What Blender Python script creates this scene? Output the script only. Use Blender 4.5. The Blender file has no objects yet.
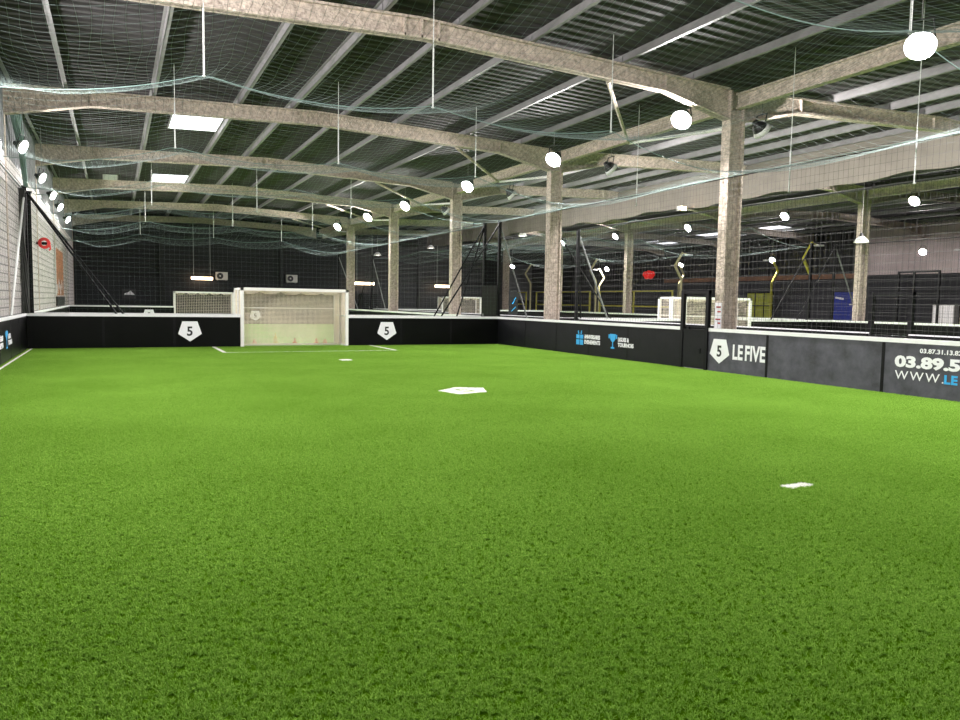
import bpy, math, random
from mathutils import Vector, Matrix
random.seed(7)
SC = bpy.context.scene
COL = SC.collection

# ------------------------------------------------------------------ camera, world, exposure
CAM_H = 1.663
F_PX = 753.58
PITCH, ROLL, YAW = math.radians(4.384), math.radians(0.958), math.radians(25.831)
fw = Vector((math.sin(YAW)*math.cos(PITCH), math.cos(YAW)*math.cos(PITCH), -math.sin(PITCH)))
rt = Vector((math.cos(YAW), -math.sin(YAW), 0))
up = rt.cross(fw)
r2 = rt*math.cos(ROLL) + up*math.sin(ROLL)
u2 = -rt*math.sin(ROLL) + up*math.cos(ROLL)
cd = bpy.data.cameras.new('camera')
cam = bpy.data.objects.new('camera', cd)
COL.objects.link(cam)
cam.matrix_world = Matrix(((r2.x, u2.x, -fw.x, 0), (r2.y, u2.y, -fw.y, 0), (r2.z, u2.z, -fw.z, CAM_H), (0, 0, 0, 1)))
cd.sensor_fit = 'HORIZONTAL'
cd.sensor_width = 36
cd.lens = F_PX/960*36
cd.clip_end = 300
SC.camera = cam

w = bpy.data.worlds.new('world')
SC.world = w
w.use_nodes = True
w.node_tree.nodes['Background'].inputs[0].default_value = (0.8, 0.85, 1, 1)
w.node_tree.nodes['Background'].inputs[1].default_value = 0.25

SC.view_settings.view_transform = 'Standard'
SC.view_settings.look = 'None'
SC.view_settings.gamma = 1
SC.view_settings.use_curve_mapping = False
SC.view_settings.exposure = 0.3
SC.cycles.sample_clamp_indirect = 4
SC.cycles.max_bounces = 8
SC.cycles.use_denoising = True
LAMP = 1700.0          # radiance of a floodlight lens

# ------------------------------------------------------------------ materials
def nodes_of(name):
    m = bpy.data.materials.new(name)
    m.use_nodes = True
    nt = m.node_tree
    return m, nt, nt.nodes['Principled BSDF']

def mat(name, col, rough=0.6, metal=0.0, var=0.0, vscale=3.0, bump=0.0, bscale=20.0, spec=0.5, detail=4, dark=None):
    m, nt, b = nodes_of(name)
    b.inputs['Base Color'].default_value = (*col, 1)
    b.inputs['Roughness'].default_value = rough
    b.inputs['Metallic'].default_value = metal
    b.inputs['Specular IOR Level'].default_value = spec
    tc = nt.nodes.new('ShaderNodeTexCoord')
    if var > 0:
        n = nt.nodes.new('ShaderNodeTexNoise')
        n.inputs['Scale'].default_value = vscale
        n.inputs['Detail'].default_value = detail
        n.inputs['Roughness'].default_value = 0.65
        nt.links.new(tc.outputs['Object'], n.inputs['Vector'])
        r = nt.nodes.new('ShaderNodeValToRGB')
        r.color_ramp.elements[0].position = 0.3
        r.color_ramp.elements[1].position = 0.7
        lo = dark if dark else tuple(c*(1-var) for c in col)
        r.color_ramp.elements[0].color = (*lo, 1)
        r.color_ramp.elements[1].color = (*[min(1, c*(1+var)) for c in col], 1)
        nt.links.new(n.outputs['Fac'], r.inputs['Fac'])
        nt.links.new(r.outputs['Color'], b.inputs['Base Color'])
    if bump > 0:
        n2 = nt.nodes.new('ShaderNodeTexNoise')
        n2.inputs['Scale'].default_value = bscale
        n2.inputs['Detail'].default_value = 5
        nt.links.new(tc.outputs['Object'], n2.inputs['Vector'])
        bp = nt.nodes.new('ShaderNodeBump')
        bp.inputs['Strength'].default_value = bump
        bp.inputs['Distance'].default_value = 0.05
        nt.links.new(n2.outputs['Fac'], bp.inputs['Height'])
        nt.links.new(bp.outputs['Normal'], b.inputs['Normal'])
    return m

def emat(name, col, strength):
    m, nt, b = nodes_of(name)
    b.inputs['Base Color'].default_value = (*col, 1)
    b.inputs['Emission Color'].default_value = (*col, 1)
    b.inputs['Emission Strength'].default_value = strength
    return m

M = {}
M['fire'] = mat('sprayed_fireproofing', (0.50, 0.425, 0.36), 0.95, var=0.45, vscale=11, bump=1.0, bscale=16, spec=0.1, detail=8)
M['galv'] = mat('galvanised_steel', (0.20, 0.195, 0.195), 0.55, var=0.18, vscale=2)
M['deck'] = mat('dark_roof_deck', (0.060, 0.056, 0.059), 0.8, var=0.2, vscale=0.7, spec=0.2)
M['concrete'] = mat('concrete_floor', (0.09, 0.09, 0.092), 0.8, var=0.25, vscale=0.8)
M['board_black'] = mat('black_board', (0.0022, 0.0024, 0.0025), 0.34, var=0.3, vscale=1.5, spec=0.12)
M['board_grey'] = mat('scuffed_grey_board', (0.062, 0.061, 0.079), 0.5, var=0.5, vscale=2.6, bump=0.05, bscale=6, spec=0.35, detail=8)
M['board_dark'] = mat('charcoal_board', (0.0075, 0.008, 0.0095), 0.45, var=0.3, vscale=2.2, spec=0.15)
M['white_cap'] = mat('white_plastic', (0.78, 0.78, 0.80), 0.4, var=0.04, vscale=4)
M['white_paint'] = mat('white_painted_steel', (0.82, 0.81, 0.79), 0.35, var=0.03, vscale=5)
M['white_print'] = mat('white_print', (0.80, 0.80, 0.84), 0.5, var=0.03, vscale=4)
M['black_print'] = mat('black_print', (0.012, 0.012, 0.016), 0.5, var=0.1, vscale=4)
M['blue_print'] = mat('cyan_print', (0.02, 0.34, 0.72), 0.5, var=0.05, vscale=4)
M['black_steel'] = mat('black_steel', (0.004, 0.004, 0.005), 0.45, var=0.2, vscale=5, spec=0.15)
M['grey_stay'] = mat('grey_steel_tube', (0.22, 0.23, 0.23), 0.4, metal=0.3, var=0.1, vscale=3)
M['net_green'] = mat('pale_green_net', (0.15, 0.20, 0.187), 0.8, var=0.1, vscale=2)
M['net_rope'] = mat('pale_green_rope', (0.17, 0.26, 0.24), 0.8, var=0.1, vscale=4)
M['net_dark'] = mat('dark_net', (0.035, 0.036, 0.034), 0.8, var=0.1, vscale=2)
M['net_white'] = mat('cream_goal_net', (0.70, 0.63, 0.52), 0.9, var=0.08, vscale=3)
M['hanger'] = mat('pale_wire', (0.55, 0.57, 0.55), 0.5, var=0.06, vscale=3)
M['block'] = None
M['lamp_body'] = mat('black_lamp_housing', (0.015, 0.015, 0.016), 0.45, var=0.2, vscale=8)
M['reflector'] = mat('white_reflector', (0.8, 0.8, 0.8), 0.35, var=0.03, vscale=8)
M['lens'] = emat('lit_lamp_lens', (1.0, 0.95, 0.945), LAMP)
M['strip'] = emat('lit_warm_tube', (1.0, 0.72, 0.47), 14.0)
M['sky'] = emat('lit_skylight', (0.92, 0.94, 1.0), 1.5)
M['skydim'] = emat('dim_skylight', (0.5, 0.52, 0.5), 0.10)
M['backwall'] = mat('dark_grey_cladding', (0.010, 0.0105, 0.0115), 0.6, var=0.25, vscale=0.6, spec=0.3)
M['backlow'] = mat('dark_blue_grey_panel', (0.009, 0.0095, 0.0125), 0.55, var=0.2, vscale=0.5, spec=0.3)
M['cladding'] = mat('grey_cladding', (0.16, 0.17, 0.18), 0.5, var=0.12, vscale=1)
M['pale_wall'] = mat('pale_pinkish_wall', (0.62, 0.52, 0.51), 0.8, var=0.12, vscale=0.8)
M['rust'] = mat('rust_brown_beam', (0.19, 0.095, 0.055), 0.7, var=0.3, vscale=2)
M['curtain'] = mat('beige_smoke_curtain', (0.19, 0.17, 0.145), 0.85, var=0.12, vscale=1.2, bump=0.2, bscale=2)
M['yellow'] = mat('lime_yellow_paint', (0.50, 0.47, 0.05), 0.45, var=0.08, vscale=3)
M['yellow_panel'] = mat('lime_yellow_panel', (0.33, 0.36, 0.03), 0.5, var=0.12, vscale=2)
M['pale_yellow'] = mat('pale_yellow_paint', (0.62, 0.58, 0.30), 0.45, var=0.08, vscale=3)
M['blue'] = mat('deep_blue_panel', (0.010, 0.025, 0.26), 0.5, var=0.12, vscale=2)
M['red'] = mat('red_plastic', (0.62, 0.02, 0.02), 0.45, var=0.1, vscale=4)
M['orange'] = mat('orange_plastic', (0.85, 0.12, 0.03), 0.5, var=0.08, vscale=6)
M['cone_yellow'] = mat('yellow_plastic', (0.80, 0.65, 0.05), 0.5, var=0.06, vscale=6)
M['wood'] = mat('orange_brown_print', (0.42, 0.15, 0.05), 0.6, var=0.6, vscale=2.2)
M['ac'] = mat('white_unit_casing', (0.62, 0.61, 0.57), 0.5, var=0.05, vscale=5)
M['fanblack'] = mat('dark_fan_grille', (0.03, 0.03, 0.032), 0.5, var=0.2, vscale=9)
M['redpaint'] = mat('dull_red_print', (0.35, 0.03, 0.04), 0.6, var=0.15, vscale=5)

def block_mat():
    m, nt, b = nodes_of('white_blockwork')
    tc = nt.nodes.new('ShaderNodeTexCoord')
    mp = nt.nodes.new('ShaderNodeMapping')
    mp.inputs['Rotation'].default_value = (math.radians(90), 0, math.radians(90))
    br = nt.nodes.new('ShaderNodeTexBrick')
    br.inputs['Color1'].default_value = (0.62, 0.58, 0.56, 1)
    br.inputs['Color2'].default_value = (0.53, 0.50, 0.48, 1)
    br.inputs['Mortar'].default_value = (0.22, 0.21, 0.20, 1)
    br.inputs['Scale'].default_value = 1.0
    br.inputs['Mortar Size'].default_value = 0.018
    br.inputs['Brick Width'].default_value = 0.5
    br.inputs['Row Height'].default_value = 0.22
    sep = nt.nodes.new('ShaderNodeSeparateXYZ')
    cmb = nt.nodes.new('ShaderNodeCombineXYZ')
    nt.links.new(tc.outputs['Object'], sep.inputs[0])
    nt.links.new(sep.outputs['Y'], cmb.inputs['X'])
    nt.links.new(sep.outputs['Z'], cmb.inputs['Y'])
    nt.links.new(cmb.outputs[0], br.inputs['Vector'])
    nt.links.new(br.outputs['Color'], b.inputs['Base Color'])
    b.inputs['Roughness'].default_value = 0.8
    return m
M['block'] = block_mat()

# ------------------------------------------------------------------ mesh helpers
class MB:
    def __init__(s):
        s.v = []; s.f = []
    def box(s, x0, x1, y0, y1, z0, z1):
        n = len(s.v)
        s.v += [(x0,y0,z0),(x1,y0,z0),(x1,y1,z0),(x0,y1,z0),(x0,y0,z1),(x1,y0,z1),(x1,y1,z1),(x0,y1,z1)]
        s.f += [(n,n+3,n+2,n+1),(n+4,n+5,n+6,n+7),(n,n+1,n+5,n+4),(n+1,n+2,n+6,n+5),(n+2,n+3,n+7,n+6),(n+3,n,n+4,n+7)]
        return s
    def bevbox(s, x0, x1, y0, y1, z0, z1, b=0.01):
        # box with chamfered edges: three nested rings
        n = len(s.v)
        def ring(z, i):
            return [(x0+i,y0+b-(b-0 if False else 0),z),]
        rings = []
        for z, i in ((z0, b), (z0+b, 0), (z1-b, 0), (z1, b)):
            rings.append([(x0+b+0*i, y0+i, z), (x1-b, y0+i, z), (x1-i, y0+b, z), (x1-i, y1-b, z), (x1-b, y1-i, z), (x0+b, y1-i, z), (x0+i, y1-b, z), (x0+i, y0+b, z)])
        for rg in rings: s.v += rg
        for k in range(3):
            for j in range(8):
                a = n+k*8+j; c = n+k*8+(j+1) % 8
                s.f.append((a, c, c+8, a+8))
        s.f.append(tuple(n+j for j in range(7, -1, -1)))
        s.f.append(tuple(n+24+j for j in range(8)))
        return s
    def tube(s, pts, r, n=8, cap=True):
        pts = [Vector(p) for p in pts]
        k0 = len(s.v)
        t0 = (pts[1]-pts[0]).normalized()
        ref = Vector((0,0,1)) if abs(t0.z) < 0.9 else Vector((1,0,0))
        rad = r if isinstance(r, (list, tuple)) else [r]*len(pts)
        for i, p in enumerate(pts):
            if i == 0: t = pts[1]-pts[0]
            elif i == len(pts)-1: t = pts[-1]-pts[-2]
            else: t = (pts[i+1]-pts[i]).normalized()+(pts[i]-pts[i-1]).normalized()
            t = t.normalized() if t.length > 1e-9 else t0
            a = ref - t*ref.dot(t)
            if a.length < 1e-6: a = Vector((0,1,0)) - t*t.y
            a.normalize(); ref = a
            b = t.cross(a)
            for j in range(n):
                an = 2*math.pi*j/n
                q = p + (a*math.cos(an)+b*math.sin(an))*rad[i]
                s.v.append(tuple(q))
        for i in range(len(pts)-1):
            for j in range(n):
                a = k0+i*n+j; b_ = k0+i*n+(j+1) % n
                s.f.append((a, b_, b_+n, a+n))
        if cap:
            s.f.append(tuple(k0+j for j in range(n-1, -1, -1)))
            e = k0+(len(pts)-1)*n
            s.f.append(tuple(e+j for j in range(n)))
        return s
    def bar(s, p, q, wx, wz):
        # rectangular bar from p to q
        p = Vector(p); q = Vector(q); t = (q-p).normalized()
        ref = Vector((0,0,1)) if abs(t.z) < 0.95 else Vector((0,1,0))
        a = t.cross(ref).normalized(); b = a.cross(t)
        n = len(s.v)
        for e in (p, q):
            for sx, sz in ((-1,-1),(1,-1),(1,1),(-1,1)):
                s.v.append(tuple(e+a*sx*wx/2+b*sz*wz/2))
        s.f += [(n,n+3,n+2,n+1),(n+4,n+5,n+6,n+7)]+[(n+j,n+(j+1)%4,n+4+(j+1)%4,n+4+j) for j in range(4)]
        return s
    def prism(s, poly, ax, d0, d1):
        # poly in the plane normal to axis ax ('x','y','z'), extruded from d0 to d1
        def P(a, b, d):
            return {'x': (d,a,b), 'y': (a,d,b), 'z': (a,b,d)}[ax]
        n = len(s.v); k = len(poly)
        s.v += [P(a,b,d0) for a,b in poly]+[P(a,b,d1) for a,b in poly]
        s.f.append(tuple(n+i for i in range(k-1,-1,-1))); s.f.append(tuple(n+k+i for i in range(k)))
        for i in range(k):
            j = (i+1)%k
            s.f.append((n+i,n+j,n+k+j,n+k+i))
        return s
    def lathe(s, prof, c, axis, n=24):
        # profile of (radius, height along axis)
        c = Vector(c); t = Vector(axis).normalized()
        ref = Vector((0,0,1)) if abs(t.z) < 0.9 else Vector((1,0,0))
        a = (ref-t*ref.dot(t)).normalized(); b = t.cross(a)
        k0 = len(s.v)
        for r, h in prof:
            for j in range(n):
                an = 2*math.pi*j/n
                s.v.append(tuple(c+t*h+(a*math.cos(an)+b*math.sin(an))*max(r,1e-4)))
        for i in range(len(prof)-1):
            for j in range(n):
                p = k0+i*n+j; q = k0+i*n+(j+1)%n
                s.f.append((p,q,q+n,p+n))
        return s
    def strand(s, pts, r):
        return s.tube(pts, r, 3, False)
    def build(s, name, m, parent=None, smooth=False, kind=None, origin=None):
        if parent is not None:
            o0 = Vector(wloc(parent))
        elif origin is not None:
            o0 = Vector(origin)
        else:
            xs = [p[0] for p in s.v]; ys = [p[1] for p in s.v]; zs = [p[2] for p in s.v]
            o0 = Vector(((min(xs)+max(xs))/2, (min(ys)+max(ys))/2, min(zs)))
        me = bpy.data.meshes.new(name)
        me.from_pydata([(p[0]-o0.x, p[1]-o0.y, p[2]-o0.z) for p in s.v], [], s.f)
        me.update()
        if smooth:
            me.polygons.foreach_set('use_smooth', [True]*len(me.polygons))
        me.materials.append(m)
        o = bpy.data.objects.new(name, me)
        COL.objects.link(o)
        if parent is not None:
            o.parent = parent
        else:
            o.location = o0
        if kind: o['kind'] = kind
        return o

def wloc(o):
    p = Vector((0,0,0))
    while o is not None:
        p = p + o.location; o = o.parent
    return p

def tag(o, label, cat, group=None, kind=None):
    o['label'] = label; o['category'] = cat
    if group: o['group'] = group
    if kind: o['kind'] = kind
    return o

def thing(name, loc, label, cat, group=None, kind=None):
    o = bpy.data.objects.new(name, None)
    o.empty_display_size = 0.2
    COL.objects.link(o)
    o.location = loc
    return tag(o, label, cat, group, kind)

def B(*a): return MB().box(*a)
ORD = ['first','second','third','fourth','fifth','sixth','seventh','eighth','ninth','tenth','eleventh','twelfth']

def text_mesh(name, body, m, parent, place, size, bold=0.0, sx=1.0, spacing=1.0, align='LEFT', thick=0.004, word=1.0):
    """place(u, v) -> world point for text-plane coordinates"""
    cu = bpy.data.curves.new(name, 'FONT')
    cu.body = body; cu.size = size; cu.offset = bold; cu.space_character = spacing; cu.space_word = word
    cu.align_x = align; cu.extrude = thick; cu.resolution_u = 3
    to = bpy.data.objects.new(name+'_curve', cu)
    COL.objects.link(to)
    dg = bpy.context.evaluated_depsgraph_get()
    me = bpy.data.meshes.new_from_object(to.evaluated_get(dg))
    bpy.data.objects.remove(to)
    bpy.data.curves.remove(cu)
    me.name = name
    o0 = wloc(parent)
    for v in me.vertices:
        v.co = Vector(place(v.co.x*sx, v.co.y, v.co.z)) - o0
    me.materials.clear(); me.materials.append(m)
    o = bpy.data.objects.new(name, me)
    COL.objects.link(o); o.parent = parent
    return o

# ------------------------------------------------------------------ layout
XL, XR, YF, BH = -2.45, 13.72, 26.747, 1.10
NH = 4.9
XC, XD, XE = 14.45, 31.0, 48.6
XLC = -2.80
FR = [6.27, 15.07, 23.87, 32.67, 41.47, 50.27, 59.07]
Y_BACK, Y_FRONT, Y_END = 59.5, -7.0, 76.0
P3X0, P3X1, P3Y = 16.3, 30.4, 24.8
P2Y0, P2Y1 = 28.35, 50.9
P4Y0 = 26.4

def roof_z(x, bay):
    x0, x1 = bay
    xm = (x0+x1)/2
    return 7.50-0.30*abs(x-xm)/((x1-x0)/2)
BAYS = [(XLC, XC), (XC, XD), (XD, XE)]
BAYN = ['the pitch in front', 'the middle bay', 'the far right bay']

# ------------------------------------------------------------------ setting: floor, walls, roof
tag(B(-4, XE+0.5, Y_FRONT, Y_END, -0.3, -0.03).build('floor', M['concrete'], kind='structure'), 'dark grey concrete hall floor around and between the pitches', 'floor')
far_turf = mat('far_turf', (0.17, 0.36, 0.045), 0.9, var=0.2, vscale=30)
tag(B(XL+0.9, XR, YF+0.01, P2Y1, -0.03, 0.0).build('floor_turf', far_turf, kind='structure'), 'green turf of the pitch behind the goal, seen through its net', 'floor')
tag(B(P3X0, P3X1, -3, P3Y, -0.03, 0.0).build('floor_turf', far_turf, kind='structure'), 'green turf behind the right sideboard and the passage', 'floor')
tag(B(P3X0, P3X1, P4Y0, P2Y1, -0.03, 0.0).build('floor_turf', far_turf, kind='structure'), 'green turf beyond the far goal on the right', 'floor')

wl = thing('wall_left', (-2.62, 20, 0), 'pale blockwork wall with grey cladding above, left of the pitch', 'wall', kind='structure')
B(-2.85, -2.56, Y_FRONT, Y_BACK, -0.03, 5.4).build('blockwork', M['block'], wl)
cl = MB()
y = Y_FRONT
while y < Y_BACK:
    cl.prism([(-2.56,y),(-2.56,y+0.2),(-2.60,y+0.24),(-2.60,y+0.46),(-2.56,y+0.5),(-2.8,y+0.5),(-2.8,y)], 'z', 5.4, 7.6)
    y += 0.5
cl.build('cladding', M['cladding'], wl)

wb = thing('wall_back', (14, Y_BACK, 0), 'dark ribbed back wall beyond the second pitch', 'wall', kind='structure')
cl = MB()
z = 3.0
while z < 7.8:
    cl.prism([(Y_BACK, z), (Y_BACK, z+0.16), (Y_BACK+0.05, z+0.2), (Y_BACK+0.05, z+0.36), (Y_BACK, z+0.4), (Y_BACK+0.15, z+0.4), (Y_BACK+0.15, z)], 'x', -3.05, XD)
    z += 0.4
cl.build('cladding', M['backwall'], wb)
B(-3.05, XD, Y_BACK-0.04, Y_BACK+0.15, -0.03, 3.0).build('lower_panel', M['backlow'], wb)
tag(B(XD, XE+0.2, Y_END, Y_END+0.2, -0.03, 7.9).build('wall_end', M['backwall'], kind='structure'), 'dark wall at the far end of the right bay', 'wall')
tag(B(XD-0.1, XD+0.1, Y_BACK+0.15, Y_END, -0.03, 7.4).build('wall_inner', M['backwall'], kind='structure'), 'dark wall returning beside the far right bay', 'wall')
wr = thing('wall_right', (XE, 30, 0), 'far right wall, dark below and pale above near the camera', 'wall', kind='structure')
B(XE, XE+0.2, Y_FRONT, Y_END, -0.03, 4.05).build('lower_panel', mat('slate_grey_panel', (0.022, 0.022, 0.027), 0.6, var=0.2, vscale=0.5, spec=0.3), wr)
B(XE, XE+0.2, Y_FRONT, 37.2, 4.05, 7.9).build('pale_panel', M['pale_wall'], wr)
cl = MB()
yy = 37.2
while yy < Y_END:
    cl.prism([(XE, yy), (XE, yy+0.5), (XE+0.05, yy+0.55), (XE+0.05, yy+0.95), (XE, yy+1.0), (XE+0.2, yy+1.0), (XE+0.2, yy)], 'z', 4.05, 7.9)
    yy += 1.0
cl.build('dark_cladding', M['backwall'], wr)
tag(B(-3.25, XE+0.2, Y_FRONT-0.2, Y_FRONT, -0.03, 7.8).build('wall_front', M['cladding'], kind='structure'), 'grey wall at the near end of the hall behind the viewer', 'wall')

# corrugated roof decks (real ribs running across each bay)
for bi, bay in enumerate(BAYS):
    xm = (bay[0]+bay[1])/2
    xs = [bay[0]-0.35 if bi == 0 else bay[0], xm, bay[1]]
    mb = MB()
    prof = []
    y1 = Y_BACK if bi < 2 else Y_END
    y = Y_FRONT
    while y < y1:
        prof += [(y, 0), (y+0.13, 0), (y+0.17, 0.05), (y+0.29, 0.05)]
        y += 0.333
    for i, x in enumerate(xs):
        zz = roof_z(x, bay)+0.21
        mb.v += [(x, py, zz+pz) for py, pz in prof]
    k = len(prof)
    for i in range(2):
        for j in range(k-1):
            a = i*k+j
            mb.f.append((a, a+1, a+1+k, a+k))
    o = mb.build('ceiling', M['deck'], kind='structure')
    tag(o, 'dark ribbed metal roof deck over '+BAYN[bi], 'ceiling')

# purlins, each its own
offs = [-8.25, -6.95, -4.75, -2.4, -0.85, 0.85, 2.6, 5.05, 7.2]
for bi, bay in enumerate(BAYS):
    xm = (bay[0]+bay[1])/2
    y1 = Y_BACK if bi < 2 else Y_END
    for k, ox in enumerate(offs):
        if bi > 0 and k == 0: continue
        x = xm+ox
        z0 = roof_z(x, bay)
        s = -1 if ox > 0 else 1
        mb = MB()
        mb.box(x-0.012, x+0.012, Y_FRONT, y1, z0, z0+0.20)
        mb.box(min(x, x+s*0.075), max(x, x+s*0.075), Y_FRONT, y1, z0, z0+0.014)
        mb.box(min(x, x-s*0.075), max(x, x-s*0.075), Y_FRONT, y1, z0+0.186, z0+0.20)
        side = 'left' if ox < 0 else 'right'
        n = [i for i in range(len(offs)) if (offs[i] < 0) == (ox < 0)]
        rank = sorted(n, key=lambda i: abs(offs[i])).index(k)
        tag(mb.build('purlin', M['galv'], kind='structure'), 'grey steel purlin under the roof over %s, %s to the %s of its ridge' % (BAYN[bi], ORD[rank], side), 'purlin', 'purlins over '+BAYN[bi])

# columns
def column(x, y, label, d=0.50, wd=0.30, top=7.15):
    t = thing('column', (x, y, -0.03), label, 'column', 'beige steel columns', 'structure')
    B(x-d/2, x-d/2+0.06, y-wd/2, y+wd/2, -0.03, top).build('flange', M['fire'], t)
    B(x+d/2-0.06, x+d/2, y-wd/2, y+wd/2, -0.03, top).build('flange', M['fire'], t)
    B(x-d/2+0.06, x+d/2-0.06, y-0.05, y+0.05, -0.03, top).build('web', M['fire'], t)
    B(x-d/2-0.08, x+d/2+0.08, y-wd/2-0.06, y+wd/2+0.06, -0.03, 0.03).build('base_plate', M['galv'], t)
    st = MB()
    for zz in (top-0.72,):
        st.box(x-d/2+0.06, x+d/2-0.06, y-wd/2+0.02, y+wd/2-0.02, zz, zz+0.04)
    st.build('stiffener', M['fire'], t)
    return t
cname = ['out of view', 'beside the pitch gate', 'second from the gate along the right sideboard', 'third from the gate along the right sideboard',
         'fourth from the gate, right of the far goal', 'fifth from the gate, thin and far beyond the goal', 'at the far wall, sixth from the gate']
for i, y in enumerate(FR):
    if 1 <= i <= 5:
        c = column(XC, y, 'beige sprayed steel column '+cname[i])
        if i == 1:
            x0 = XC-0.25
            pn = B(x0-0.012, x0, y-0.12, y+0.12, 1.05, 1.75).build('notice', M['white_print'], c)
            pn['label'] = 'white notice sheet with red marks'
            mk = MB()
            for zz, l in ((1.62, .16), (1.5, .12), (1.3, .18), (1.2, .1)):
                mk.box(x0-0.015, x0-0.012, y-0.09, y-0.09+l, zz, zz+0.04)
            mk.build('printed_marks', M['redpaint'], pn)
    column(XLC, y, 'beige steel column against the left blockwork wall, %s along it' % ORD[i])
    if i >= 2:
        column(XD, y, 'beige steel column in the row beyond the middle bay, %s from the camera' % ORD[i-2])

# rafters
def rafter(bay, y, label, bi):
    x0, x1 = bay
    xm = (x0+x1)/2
    hl = 2.3
    T = lambda x: roof_z(x, bay)
    def Bo(x):
        d = 0.42
        e = min(x-x0, x1-x)
        if e < hl: d += 0.42*(1-e/hl)**1.0
        return T(x)-d
    t = thing('rafter', (x0, y, Bo(x0)), label, 'rafter', 'beige roof rafters', 'structure')
    xs = [x0+0.25, x0+hl, xm, x1-hl, x1-0.25]
    poly = [(x, T(x)) for x in xs]+[(x, Bo(x)) for x in reversed(xs)]
    MB().prism(poly, 'y', y-0.045, y+0.045).build('web', M['fire'], t)
    fl = MB(); fb = MB()
    for a, c in zip(xs[:-1], xs[1:]):
        fl.prism([(a, T(a)-0.05), (c, T(c)-0.05), (c, T(c)-0.002), (a, T(a)-0.002)], 'y', y-0.12, y+0.12)
        fb.prism([(a, Bo(a)), (c, Bo(c)), (c, Bo(c)+0.055), (a, Bo(a)+0.055)], 'y', y-0.12, y+0.12)
    fl.build('flange', M['fire'], t)
    fb.build('flange', M['fire'], t)
    st = MB()
    for x in (xm-0.03, xm+0.35, xm-0.4, x0+hl, x1-hl):
        st.box(x-0.02, x+0.02, y-0.12, y+0.12, Bo(x), T(x)-0.05)
    st.build('stiffener', M['fire'], t)
    ct = MB()
    for ox in offs:
        x = xm+ox
        if x < x0+0.2: continue
        ct.box(x-0.03, x-0.013, y-0.07, y+0.07, T(x)-0.002, T(x)+0.17)
    ct.build('cleat', M['galv'], t)
for bi, bay in enumerate(BAYS):
    for i, y in enumerate(FR):
        if bi > 0 and i < 1: continue
        if bi > 1 and i < 2: continue
        rafter(bay, y, 'haunched beige rafter over %s, %s from the camera' % (BAYN[bi], ORD[i if bi == 0 else (i-1 if bi == 1 else i-2)]), bi)

# valley beams between columns and eaves beams on the left
for i in range(len(FR)-1):
    for x, nm in ((XC, 'along the right sideboard'), (XLC, 'along the left wall'), (XD, 'beyond the middle bay')):
        y0, y1 = FR[i]+0.16, FR[i+1]-0.16
        mb = MB()
        zc = 6.88
        mb.box(x-0.04, x+0.04, y0, y1, zc-0.15, zc+0.15)
        mb.box(x-0.10, x+0.10, y0, y1, zc-0.19, zc-0.15)
        mb.box(x-0.10, x+0.10, y0, y1, zc+0.15, zc+0.19)
        tag(mb.build('valley_beam', M['fire'], kind='structure'), 'beige longitudinal beam joining column tops %s, %s span from the camera' % (nm, ORD[i]), 'beam', 'longitudinal beams')
for i in range(1, len(FR)-1):
    y = FR[i]
    tag(MB().tube([(10.55, y+0.06, 6.90), (XC-0.05, y+4.4, 6.66)], 0.05, 8).build('roof_brace', M['fire'], kind='structure'),
        'diagonal tube brace from the %s rafter to the right valley beam' % ORD[i], 'brace', 'roof braces')
    tag(MB().tube([(XC, y+0.1, 6.28), (XC, y+4.4, 6.66)], 0.045, 8).build('strut', M['white_paint'], kind='structure'),
        'thin pale strut rising from the top of column %s along the right sideboard' % ORD[i], 'strut', 'valley struts')

# skylights
def skylight(x0, x1, y0, y1, bi, m, label):
    bay = BAYS[bi]
    xm = (bay[0]+bay[1])/2
    t = thing('skylight', ((x0+x1)/2, y0, roof_z((x0+x1)/2, bay)+0.16), label, 'skylight', 'roof light panels')
    a, c = roof_z(x0, bay)+0.19, roof_z(x1, bay)+0.19
    MB().prism([(x0, a), (x1, c), (x1, c+0.012), (x0, a+0.012)], 'y', y0, y1).build('panel', m, t)
    MB().prism([(x0-0.04, a-0.02), (x0, a-0.02), (x0, a+0.02), (x0-0.04, a+0.02)], 'y', y0, y1).build('frame', M['galv'], t)
    MB().prism([(x1, c-0.02), (x1+0.04, c-0.02), (x1+0.04, c+0.02), (x1, c+0.02)], 'y', y0, y1).build('frame', M['galv'], t)
skylight(1.78, 3.42, 26.7, 29.0, 0, M['sky'], 'bright white roof light over the far goal line, nearer of the two bright ones')
skylight(1.74, 3.45, 40.1, 43.0, 0, M['sky'], 'bright white roof light farther off, beyond the third rafter')
skylight(-0.42, 0.2, 41.0, 43.2, 0, M['skydim'], 'dim grey roof light left of the farther bright one')
skylight(25.8, 27.4, 41.2, 45.4, 1, M['sky'], 'white roof light over the middle bay')
skylight(42.8, 46.2, 40.5, 42.5, 2, M['sky'], 'white roof light over the far right bay, nearer one')
skylight(43.6, 46.2, 46.2, 49.5, 2, M['sky'], 'white roof light over the far right bay, farther one')
skylight(44.6, 47.2, 55.5, 57.5, 2, M['sky'], 'small white roof light over the far right bay near its end')

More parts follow.
